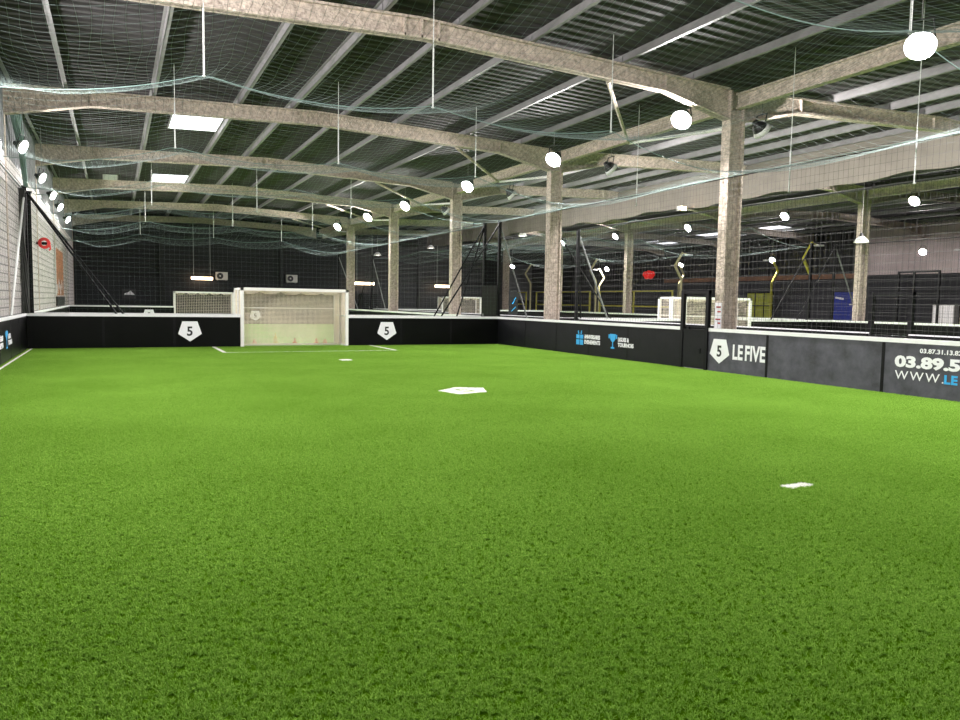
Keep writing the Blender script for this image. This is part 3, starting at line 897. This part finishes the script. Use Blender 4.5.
flat_net('side_net', 'dark square net standing above the left sideboard', (XL-0.025, 8, 0), (XL-0.025, YF, 0), BH, NH-0.03, 0.12, 0.16, 0.0028, M['net_dark'])
flat_net('side_net', 'pale net hanging above the end board behind the goal', (XL, YF+0.08, 0), (XR, YF+0.08, 0), BH, NH-0.05, 0.15, 0.15, 0.0011, M['net_green'], rope=False)
flat_net('side_net', 'dark net above the left sideboard of the pitch behind the goal', (XL-0.01, P2Y0, 0), (XL-0.01, P2Y1, 0), BH, NH-0.05, 0.2, 0.2, 0.003, M['net_dark'])
flat_net('side_net', 'dark net above the right sideboard of the pitch behind the goal', (XR+0.08, P2Y0, 0), (XR+0.08, P2Y1, 0), BH, NH-0.05, 0.24, 0.24, 0.003, M['net_dark'])
flat_net('side_net', 'dark net above the sideboard across the passage', (P3X0-0.04, 2, 0), (P3X0-0.04, P3Y, 0), BH, 4.55, 0.16, 0.2, 0.0022, M['net_dark'], x_dark=True)
flat_net('side_net', 'dark net above the far side of the pitch across the passage', (P3X1+0.04, 2, 0), (P3X1+0.04, P3Y, 0), BH, 4.6, 0.24, 0.24, 0.0025, M['net_dark'], x_dark=True)

# gathered net bundle in the left corner
mb = MB()
for k in range(26):
    a = random.uniform(0, 2*math.pi); rr = random.uniform(0.02, 0.12)
    pts = []
    for j in range(9):
        tt = j/8
        sp = 1.5*(1-tt)**2+0.45
        pts.append((XL+0.12+rr*sp*math.cos(a+2*tt), YF-0.55+rr*sp*math.sin(a+2*tt)-2.2*(1-tt)**1.5, 4.85+2.0*(1-tt)**1.2 if k % 2 else 4.85+1.7*(1-tt)))
    mb.tube(pts, 0.017, 5)
tag(mb.build('net_bundle', M['net_rope'], smooth=True), 'green net gathered into a hanging bundle above the left corner post', 'net')
mb = MB()
for k in range(18):
    a = random.uniform(0, 2*math.pi); rr = random.uniform(0.0, 0.075)
    mb.tube([(XL-0.02+rr*math.cos(a+j*.5)*(1+0.02*j*j), YF-0.13+rr*math.sin(a+j*.5), 4.85-3.75*j/8) for j in range(9)], 0.024, 5)
tag(mb.build('net_curtain', M['net_dark'], smooth=True), 'dark net curtain tied in a vertical bundle at the left corner post', 'net')

# hanging wires that hold the ceiling nets
def hanger(x, y, z, label, ztop=None, thick=1.1, grp='net hanger wires'):
    ztop = roof_z(x, BAYS[0])+.245
    t = thing('net_hanger', (x, y, z), label, 'wire', grp)
    MB().tube([(x, y, z+thick), (x, y, ztop)], 0.008, 5).build('wire', M['hanger'], t)
    MB().tube([(x, y, z-0.02), (x, y, z+thick)], 0.016, 6).build('rod', M['hanger'], t)
    MB().lathe([(0, -0.05), (0.03, -0.04), (0.03, -0.02), (0, -0.01)], (x, y, z), (0,0,1), 8).build('hook', M['hanger'], t)
cols = ['left', 'middle', 'right']
for j, y in enumerate((7.1, 14.1, 21.1)):
    for i, x in enumerate(SUPX):
        hanger(x, y, 5.5, 'thin pale wire holding the nearest ceiling net, %s row, %s of three' % (ORD[j], cols[i]))
for j, y in enumerate((34.6, 42.2, P2Y1)):
    for i, x in enumerate(SUPX):
        hanger(x, y, 5.5, 'thin pale wire past the goal, %s row behind it, %s of three' % (ORD[j], cols[i]), thick=1.4)
for j, y in enumerate((9.6, 12.6, 18.2)):
    hanger(XR+0.1, y, [4.1, 4.3, 4.6][j], 'pale wire hanging beside the right side net, %s from the camera' % ORD[j], ztop=7.3, thick=0.9, grp='side net wires')

# ------------------------------------------------------------------ lamps
def floodlight(x, y, z, aim, label, group, top=7.3, sc=1.0, lit=True):
    aim = Vector(aim).normalized()
    t = thing('floodlight', (x, y, z), label, 'lamp', group)
    c = Vector((x, y, z))
    MB().lathe([(0.0, -0.30*sc), (0.07*sc, -0.30*sc), (0.09*sc, -0.22*sc), (0.15*sc, -0.16*sc), (0.17*sc, -0.10*sc), (0.20*sc, -0.02*sc)], c, aim, 24).build('housing', M['lamp_body'], t, smooth=True)
    MB().lathe([(0.165*sc, -0.10*sc), (0.205*sc, -0.02*sc), (0.235*sc, 0.05*sc), (0.228*sc, 0.05*sc), (0.198*sc, -0.015*sc)], c, aim, 24).build('reflector', M['reflector'], t, smooth=True)
    MB().lathe([(0.19*sc, 0.0), (0.10*sc, 0.004*sc), (0.0, 0.006*sc)], c, aim, 24).build('lens', M['lens'] if lit else M['reflector'], t)
    back = c-aim*0.28*sc
    br = MB()
    sd = aim.cross(Vector((0,0,1))).normalized()
    for s in (-1, 1):
        br.bar(c-aim*0.1*sc+sd*s*0.19*sc, Vector((x, y, z+0.38*sc))+sd*s*0.16*sc, 0.03*sc, 0.012*sc)
    br.bar(Vector((x, y, z+0.38*sc))-sd*0.17*sc, Vector((x, y, z+0.38*sc))+sd*0.17*sc, 0.03*sc, 0.02*sc)
    br.build('bracket', M['lamp_body'], t)
    MB().tube([(x, y, z+0.38*sc), (x, y, top)], 0.010, 6).build('hanging_rod', M['galv'], t)
YR = [-4.0, 2.6, 9.2, 15.6, 21.9, 28.7, 36.2, 42.4, 49.0]  # first two are out of view, added to brighten the near turf and columns
for i, y in enumerate(YR):
    floodlight(13.2, y, 6.44, (-0.66, -0.36 if y > 8 else 0.35, -0.66), 'lit floodlight over the right touchline, %s in the row from the camera' % ORD[i], 'right touchline floodlights', top=roof_z(13.2, BAYS[0])+.245, sc=1.15)
YLF = [6.0, 12.2, 18.4, 24.5, 30.6, 35.7, 40.2, 46.5]  # first three are out of view, added to light the near end
for i, y in enumerate(YLF):
    floodlight(-2.22, y, 5.72, (0.82, -0.32 if y > 15 else 0.25, -0.42), 'lit floodlight along the left wall, %s in the row from the camera' % ORD[i], 'left wall floodlights', top=roof_z(-2.22, BAYS[0])+.245, sc=0.8 if y > 15 else 1.0)
for i, y in enumerate((7.5, 14.8, 21.4, 28.5, 35.5)):
    floodlight(15.15, y, 6.22, (0.80, -0.02, -0.62), 'black backed floodlight facing away across the passage, %s from the camera' % ORD[i], 'passage floodlights', top=roof_z(15.15, BAYS[1])+.245, sc=1.05)
for i, y in enumerate((13.5, 20.9, 27.7, 34.8, 41.9, 48.4)):
    floodlight(30.2, y, 6.2, (-0.8, 0, -0.6), 'lit floodlight on the far side of the middle bay, %s from the camera' % ORD[i], 'middle bay floodlights', top=roof_z(30.2, BAYS[1])+.245)
for i, (x, y) in enumerate(((46.6, 31.5), (46.6, 43.8), (46.6, 54.5), (46.6, 66.0), (36.4, 68.0))):
    floodlight(x, y, 5.35, (-0.7, -0.25, -0.6) , 'lit lamp in the far right bay, %s from the camera' % ORD[i], 'far right bay lamps', top=roof_z(x, BAYS[2])+.245)
M['lens_soft'] = emat('lit_bell_lamp', (1.0, 0.93, 0.82), 12.0)
def pendant(x, y, z, label):
    t = thing('pendant_lamp', (x, y, z), label, 'lamp', 'hanging bell lamps')
    c = (x, y, z)
    MB().lathe([(0.0, 0.42), (0.06, 0.42), (0.08, 0.30), (0.12, 0.24)], c, (0,0,1), 20).build('housing', M['lamp_body'], t, smooth=True)
    MB().lathe([(0.11, 0.26), (0.20, 0.18), (0.30, 0.0), (0.292, 0.0), (0.19, 0.17), (0.10, 0.25)], c, (0,0,1), 20).build('shade', M['reflector'], t, smooth=True)
    MB().lathe([(0.27, 0.03), (0.14, 0.015), (0.0, 0.01)], c, (0,0,1), 20).build('lens', M['lens_soft'], t)
    MB().tube([(x, y, z+0.42), (x, y, roof_z(x, BAYS[0] if x<XC else BAYS[1])+.245)], 0.008, 5).build('cable', M['galv'], t)
pendant(22.6, 56.0, 5.85, 'bell lamp hanging far off, between the third and fourth columns')
pendant(18.7, 57.5, 5.2, 'bell lamp hanging at the far wall, right of the fifth column')
pendant(24.0, 43.5, 6.0, 'bell lamp hanging right of the black corner posts')
pendant(29.0, 22.4, 4.5, 'bell lamp hanging beside the column at the right')
t = thing('box_lamp', (23.3, 27.2, 6.05), 'small warm box lamp under the beige band, right of the second column', 'lamp')
B(23.0, 23.4, 27.1, 27.3, 5.95, 6.15).build('case', M['ac'], t)
B(23.03, 23.37, 27.08, 27.1, 5.97, 6.13).build('lens', M['strip'], t)
MB().tube([(23.2, 27.2, 6.15), (23.2, 27.2, 7.74)], 0.008, 5).build('rod', M['galv'], t)

# warm strip lights by the back wall
def strip_light(x0, x1, y, z, label, wires=True):
    t = thing('strip_light', ((x0+x1)/2, y, z), label, 'lamp', 'warm strip lights')
    B(x0-0.03, x1+0.03, y-0.06, y+0.06, z+0.16, z+0.22).build('tray', M['lamp_body'], t)
    MB().tube([(x0, y-0.045, z+0.08), (x1, y-0.045, z+0.08)], 0.10, 10).build('tube', M['strip'], t)
    if wires:
        for x in (x0+0.15, x1-0.15):
            MB().tube([(x, y, z+0.22), (x, y, roof_z(x, BAYS[0] if x<XC else BAYS[1])+.205)], 0.008, 5).build('wire', M['hanger'], t)
strip_light(5.0, 6.45, 58.6, 2.98, 'warm strip light left of the air unit on the back wall')
strip_light(17.2, 18.75, 58.6, 2.92, 'warm strip light hanging beside the fifth column')
strip_light(24.1, 25.6, 58.6, 2.86, 'warm strip light hanging left of the third column')

# air-conditioning units on the back wall
def ac_unit(x, z, label):
    t = thing('air_unit', (x, Y_BACK-0.25, z), label, 'air unit', 'air units on the back wall')
    y = Y_BACK-0.04
    MB().bevbox(x-0.42, x+0.42, y-0.34, y-0.02, z, z+0.58, 0.02).build('casing', M['ac'], t)
    MB().lathe([(0.0, 0.0), (0.23, 0.0), (0.23, 0.02), (0.2, 0.03), (0.0, 0.03)], (x-0.13, y-0.34, z+0.29), (0,-1,0), 20).build('fan_grille', M['fanblack'], t)
    MB().lathe([(0.0, 0.0), (0.06, 0.0), (0.06, 0.02), (0.0, 0.03)], (x-0.13, y-0.37, z+0.29), (0,-1,0), 12).build('hub', M['ac'], t)
    br = MB()
    for s in (-0.3, 0.3):
        br.box(x+s-0.02, x+s+0.02, y-0.38, y, z-0.05, z)
    br.build('bracket', M['galv'], t)
ac_unit(7.18, 3.0, 'white air unit on the back wall beside the left strip light')
ac_unit(12.35, 2.95, 'white air unit on the back wall above the nearest goal')
# wall sign with white triangular mark
t = thing('wall_sign', (0.9, Y_BACK-0.06, 1.6), 'small black wall sign with a white triangular mark', 'sign')
B(0.45, 1.35, Y_BACK-0.075, Y_BACK-0.045, 1.5, 2.2).build('panel', M['black_print'], t)
mk = MB()
for a0, a1, h in ((0.58, 0.74, 0.16), (0.76, 0.96, 0.30), (0.98, 1.26, 0.30)):
    if a0 < 0.95: poly = [(a0, 1.78), (a1, 1.78), (a1, 1.78+h*0.9), (a0+0.02, 1.78+h*0.45)]
    else: poly = [(a0, 1.78), (a1, 1.78), (a0+0.02, 1.78+h*0.95), (a0, 1.78+h)]
    mk.prism(poly, 'y', Y_BACK-0.082, Y_BACK-0.075)
mk.build('emblem', M['white_print'], t)
# pilasters on back wall
for i, x in enumerate((3.1, 11.6, 23.0)):
    tag(B(x-0.16, x+0.16, Y_BACK-0.22, Y_BACK-0.05, -0.03, 7.1).build('pilaster', M['backwall'], kind='structure'), 'dark steel pilaster on the back wall, %s from the left' % ORD[i], 'pilaster')

# left wall items
t = thing('banner', (-2.6, 44.3, 1.6), 'tall orange and brown picture banner on the left wall', 'banner')
B(-2.555, -2.53, 41.6, 47.2, 1.66, 3.95).build('sheet', M['wood'], t)
B(-2.555, -2.52, 41.3, 41.6, 1.66, 4.0).build('white_edge', M['white_print'], t)
for k in range(4):
    MB().lathe([(0.0, 0.0), (0.28, 0.01), (0.0, 0.02)], (-2.53, 42.3+k*1.1, 1.95+0.25*(k % 2)), (1,0,0), 10).build('pale_shape', M['white_print'], t)
t = thing('wall_cabinet', (-2.55, 44.3, 1.14), 'narrow black wall cabinet under the orange banner on the left wall', 'cabinet')
B(-2.555, -2.50, 41.4, 47.2, 1.14, 1.60).build('body', M['black_steel'], t)
for k in range(4):
    d = B(-2.50, -2.485, 41.5+k*1.42, 42.85+k*1.42, 1.17, 1.57).build('door', M['board_dark'], t)
    B(-2.485, -2.47, 42.7+k*1.42, 42.75+k*1.42, 1.3, 1.42).build('handle', M['galv'], d)
t = thing('hose_reel', (-2.32, 32.0, 3.3), 'red hose reel on a bracket high on the pale left wall', 'hose reel')
MB().lathe([(0.10, 0.0), (0.20, 0.0), (0.20, 0.04), (0.17, 0.05), (0.17, 0.12), (0.20, 0.13), (0.20, 0.17), (0.10, 0.17), (0.10, 0.0)], (-2.30, 32.08, 3.55), (0,-1,0), 24).build('drum', M['red'], t)
B(-2.56, -2.12, 32.09, 32.12, 3.50, 3.60).build('bracket', M['black_steel'], t)
MB().tube([(-2.12, 32.0, 3.5), (-2.11, 32.0, 3.34), (-2.16, 32.0, 3.30)], 0.03, 8).build('nozzle', M['red'], t)
# right bay: wall fittings
t = thing('roller_door', (XE-0.05, 38.4, 0), 'deep blue door with small white marks behind the right column', 'door')
B(XE-0.06, XE, 37.3, 39.6, -0.03, 2.85).build('leaf', M['blue'], t)
mk = MB()
mk.bar((XE-0.065, 39.4, 2.45), (XE-0.065, 38.7, 2.35), 0.01, 0.14)
mk.bar((XE-0.065, 38.2, 1.95), (XE-0.065, 37.95, 1.95), 0.01, 0.08)
mk.bar((XE-0.065, 37.8, 1.97), (XE-0.065, 37.6, 1.97), 0.01, 0.08)
mk.build('white_marks', M['white_print'], t)
t = thing('yellow_panels', (XE-0.1, 46.7, 0), 'lime yellow panel stand in black frames at the far right wall', 'panel')
for k in range(3):
    for z0, z1 in ((0.5, 1.72), (1.80, 2.8)):
        B(XE-0.12, XE-0.08, 45.35+k*0.95, 46.22+k*0.95, z0, z1).build('pane', M['yellow_panel'], t)
fr = MB()
for k in range(4):
    fr.box(XE-0.14, XE-0.06, 45.27+k*0.95, 45.35+k*0.95, -0.03, 2.88)
for z in (0.42, 1.72, 2.8): fr.box(XE-0.14, XE-0.06, 45.27, 48.2, z, z+0.08)
fr.build('frame', M['black_steel'], t)
tag(B(XE-0.16, XE, 37.2, 59.0, 3.85, 4.2).build('wall_rail', M['rust'], kind='structure'), 'rust brown beam running along the far right wall', 'beam')
t = thing('wall_cabinet', (XE-0.3, 31, 0), 'pale cabinet against the far right wall at the picture edge', 'cabinet')
B(XE-0.5, XE, 30.2, 31.6, -0.03, 2.0).build('body', M['ac'], t)
for k in range(2):
    B(XE-0.52, XE-0.5, 30.25+k*0.68, 30.87+k*0.68, 0.1, 1.9).build('door', M['white_paint'], t)
t = thing('lit_sign', (XE-0.4, 61.0, 3.9), 'red lobed sign glowing high beside the far right column', 'sign')
M['redglow'] = emat('red_lit_plastic', (0.85, 0.02, 0.015), 0.35)
mb = MB()
for k, (dy, dz) in enumerate(((-0.5, 0), (0, 0.09), (0.5, 0), (-0.3, -0.2), (0.3, -0.2))):
    c = Vector((XE-0.3, 61.2+dy, 4.75+dz)); n0 = 7
    prof = [(0.30*math.sin(math.pi*i/n0), -0.30*math.cos(math.pi*i/n0)) for i in range(n0+1)]
    mb.lathe(prof, c, (1,0,0), 14)
mb.build('lobes', M['redglow'], t, smooth=True)
B(XE-0.1, XE, 60.4, 62.0, 4.2, 5.2).build('back_plate', M['black_steel'], t)
t = thing('bright_panel', (40, Y_END-0.1, 0), 'pale grey panel on the end wall of the right bay', 'panel')
B(39.5, 43.2, Y_END-0.08, Y_END, 2.0, 6.0).build('sheet', M['cladding'], t)
sm = MB()
for k in range(5): sm.box(39.5, 43.2, Y_END-0.1, Y_END-0.08, 2.0+k*0.98, 2.05+k*0.98)
sm.build('rail', M['galv'], t)
t = thing('standing_banner', (19.4, 36.0, 0), 'dark blue standing banner with a pale stripe right of the corner post', 'banner')
B(19.1, 19.65, 36.0, 36.04, 0.05, 2.35).build('sheet', M['backlow'], t)
mk = MB(); mk.bar((19.3, 35.99, 1.6), (19.5, 35.99, 1.95), 0.12, 0.01); mk.bar((19.25, 35.99, 1.2), (19.5, 35.99, 1.45), 0.1, 0.01)
mk.build('pale_stripe', M['blue_print'], t)
B(19.0, 19.75, 35.85, 36.19, -0.0, 0.05).build('foot', M['black_steel'], t)
t = thing('equipment_cabinet', (18.3, 58.4, 0), 'black equipment cabinet under the strip light beside the fifth column', 'cabinet')
B(17.7, 19.0, 58.2, 59.2, -0.03, 2.2).build('body', M['black_steel'], t)
for k in range(2):
    d = B(17.74+k*0.63, 18.33+k*0.63, 58.17, 58.2, 0.06, 2.12).build('door', M['board_dark'], t)
    B(18.25+k*0.63, 18.28+k*0.63, 58.14, 58.17, 1.0, 1.2).build('handle', M['galv'], d)

# padel court masts and fence frames in the far right bay
def zig_mast(x, y, s, label, m):
    t = thing('court_lamp', (x, y, -0.03), label, 'lamp post', 'zigzag court lamp posts')
    pts = [(x, y, -0.03), (x, y, 3.55), (x-s*0.60, y, 4.45), (x+s*0.05, y, 5.4)]
    mast = MB()
    for a, c in zip(pts[:-1], pts[1:]): mast.bar(a, c, 0.12, 0.12)
    mast.build('mast', m, t)
    MB().bar((x, y, 5.36), (x+s*0.45, y, 5.28), 0.08, 0.06).build('arm', m, t)
    MB().bevbox(x+s*0.6-0.25, x+s*0.6+0.25, y-0.17, y+0.17, 5.2, 5.3, 0.02).build('head', M['white_paint'], t)
    MB().box(x-0.2, x+0.2, y-0.2, y+0.2, -0.03, 0.0).build('foot_plate', m, t)
zz = [(36, 31, 1, 'yellow'), (36, 42, 1, 'pale_yellow'), (36, 52.5, 1, 'pale_yellow'), (36, 63.5, 1, 'pale_yellow'), (46, 43.2, -1, 'yellow'), (46, 54.0, -1, 'pale_yellow'), (46, 28.4, -1, 'pale_yellow'), (46, 66.5, -1, 'pale_yellow')]
zl = ['tall lime yellow zigzag lamp post, the nearest one, left of the blue door', 'zigzag lamp post left of the pitch gate, nearer of two there', 'zigzag lamp post right of the second column, on its near side',
      'small zigzag lamp post left of the second column', 'yellow zigzag lamp post above the lime panels', 'zigzag lamp post mirrored, above the pitch gate', 'yellow zigzag lamp post at the right picture edge', 'zigzag lamp post mirrored, right of the second column, farther one']
for (x, y, s, m), lb in zip(zz, zl): zig_mast(x, y, s, lb, M[m])
def court_fence(x, y0, y1, label, h=2.75):
    t = thing('court_fence', (x, y0, 0), label, 'fence', 'court fences')
    for y in (y0, (y0+y1)/2, y1):
        B(x-0.05, x+0.05, y-0.05, y+0.05, -0.03, h).build('post', M['yellow'], t)
    for z in (h-0.1, 1.5):
        B(x-0.04, x+0.04, y0, y1, z, z+0.1).build('rail', M['yellow'], t)
    n = MB()
    k = int((y1-y0)/0.25)
    for i in range(k+1): n.strand([(x, y0+(y1-y0)*i/k, 0), (x, y0+(y1-y0)*i/k, h-0.1)], 0.008)
    for j in range(10): n.strand([(x, y0, 0.1+j*0.26), (x, y1, 0.1+j*0.26)], 0.008)
    n.build('mesh', M['black_steel'], t)
court_fence(36.1, 43.0, 52.0, 'yellow framed court fence seen between the second column and the gate')
court_fence(36.1, 53.5, 62.5, 'yellow framed court fence farther off, left of the far right column')
court_fence(36.1, 64.5, 73.0, 'yellow framed court fence at the far end, left of the second column')
print('objects', len(bpy.data.objects))
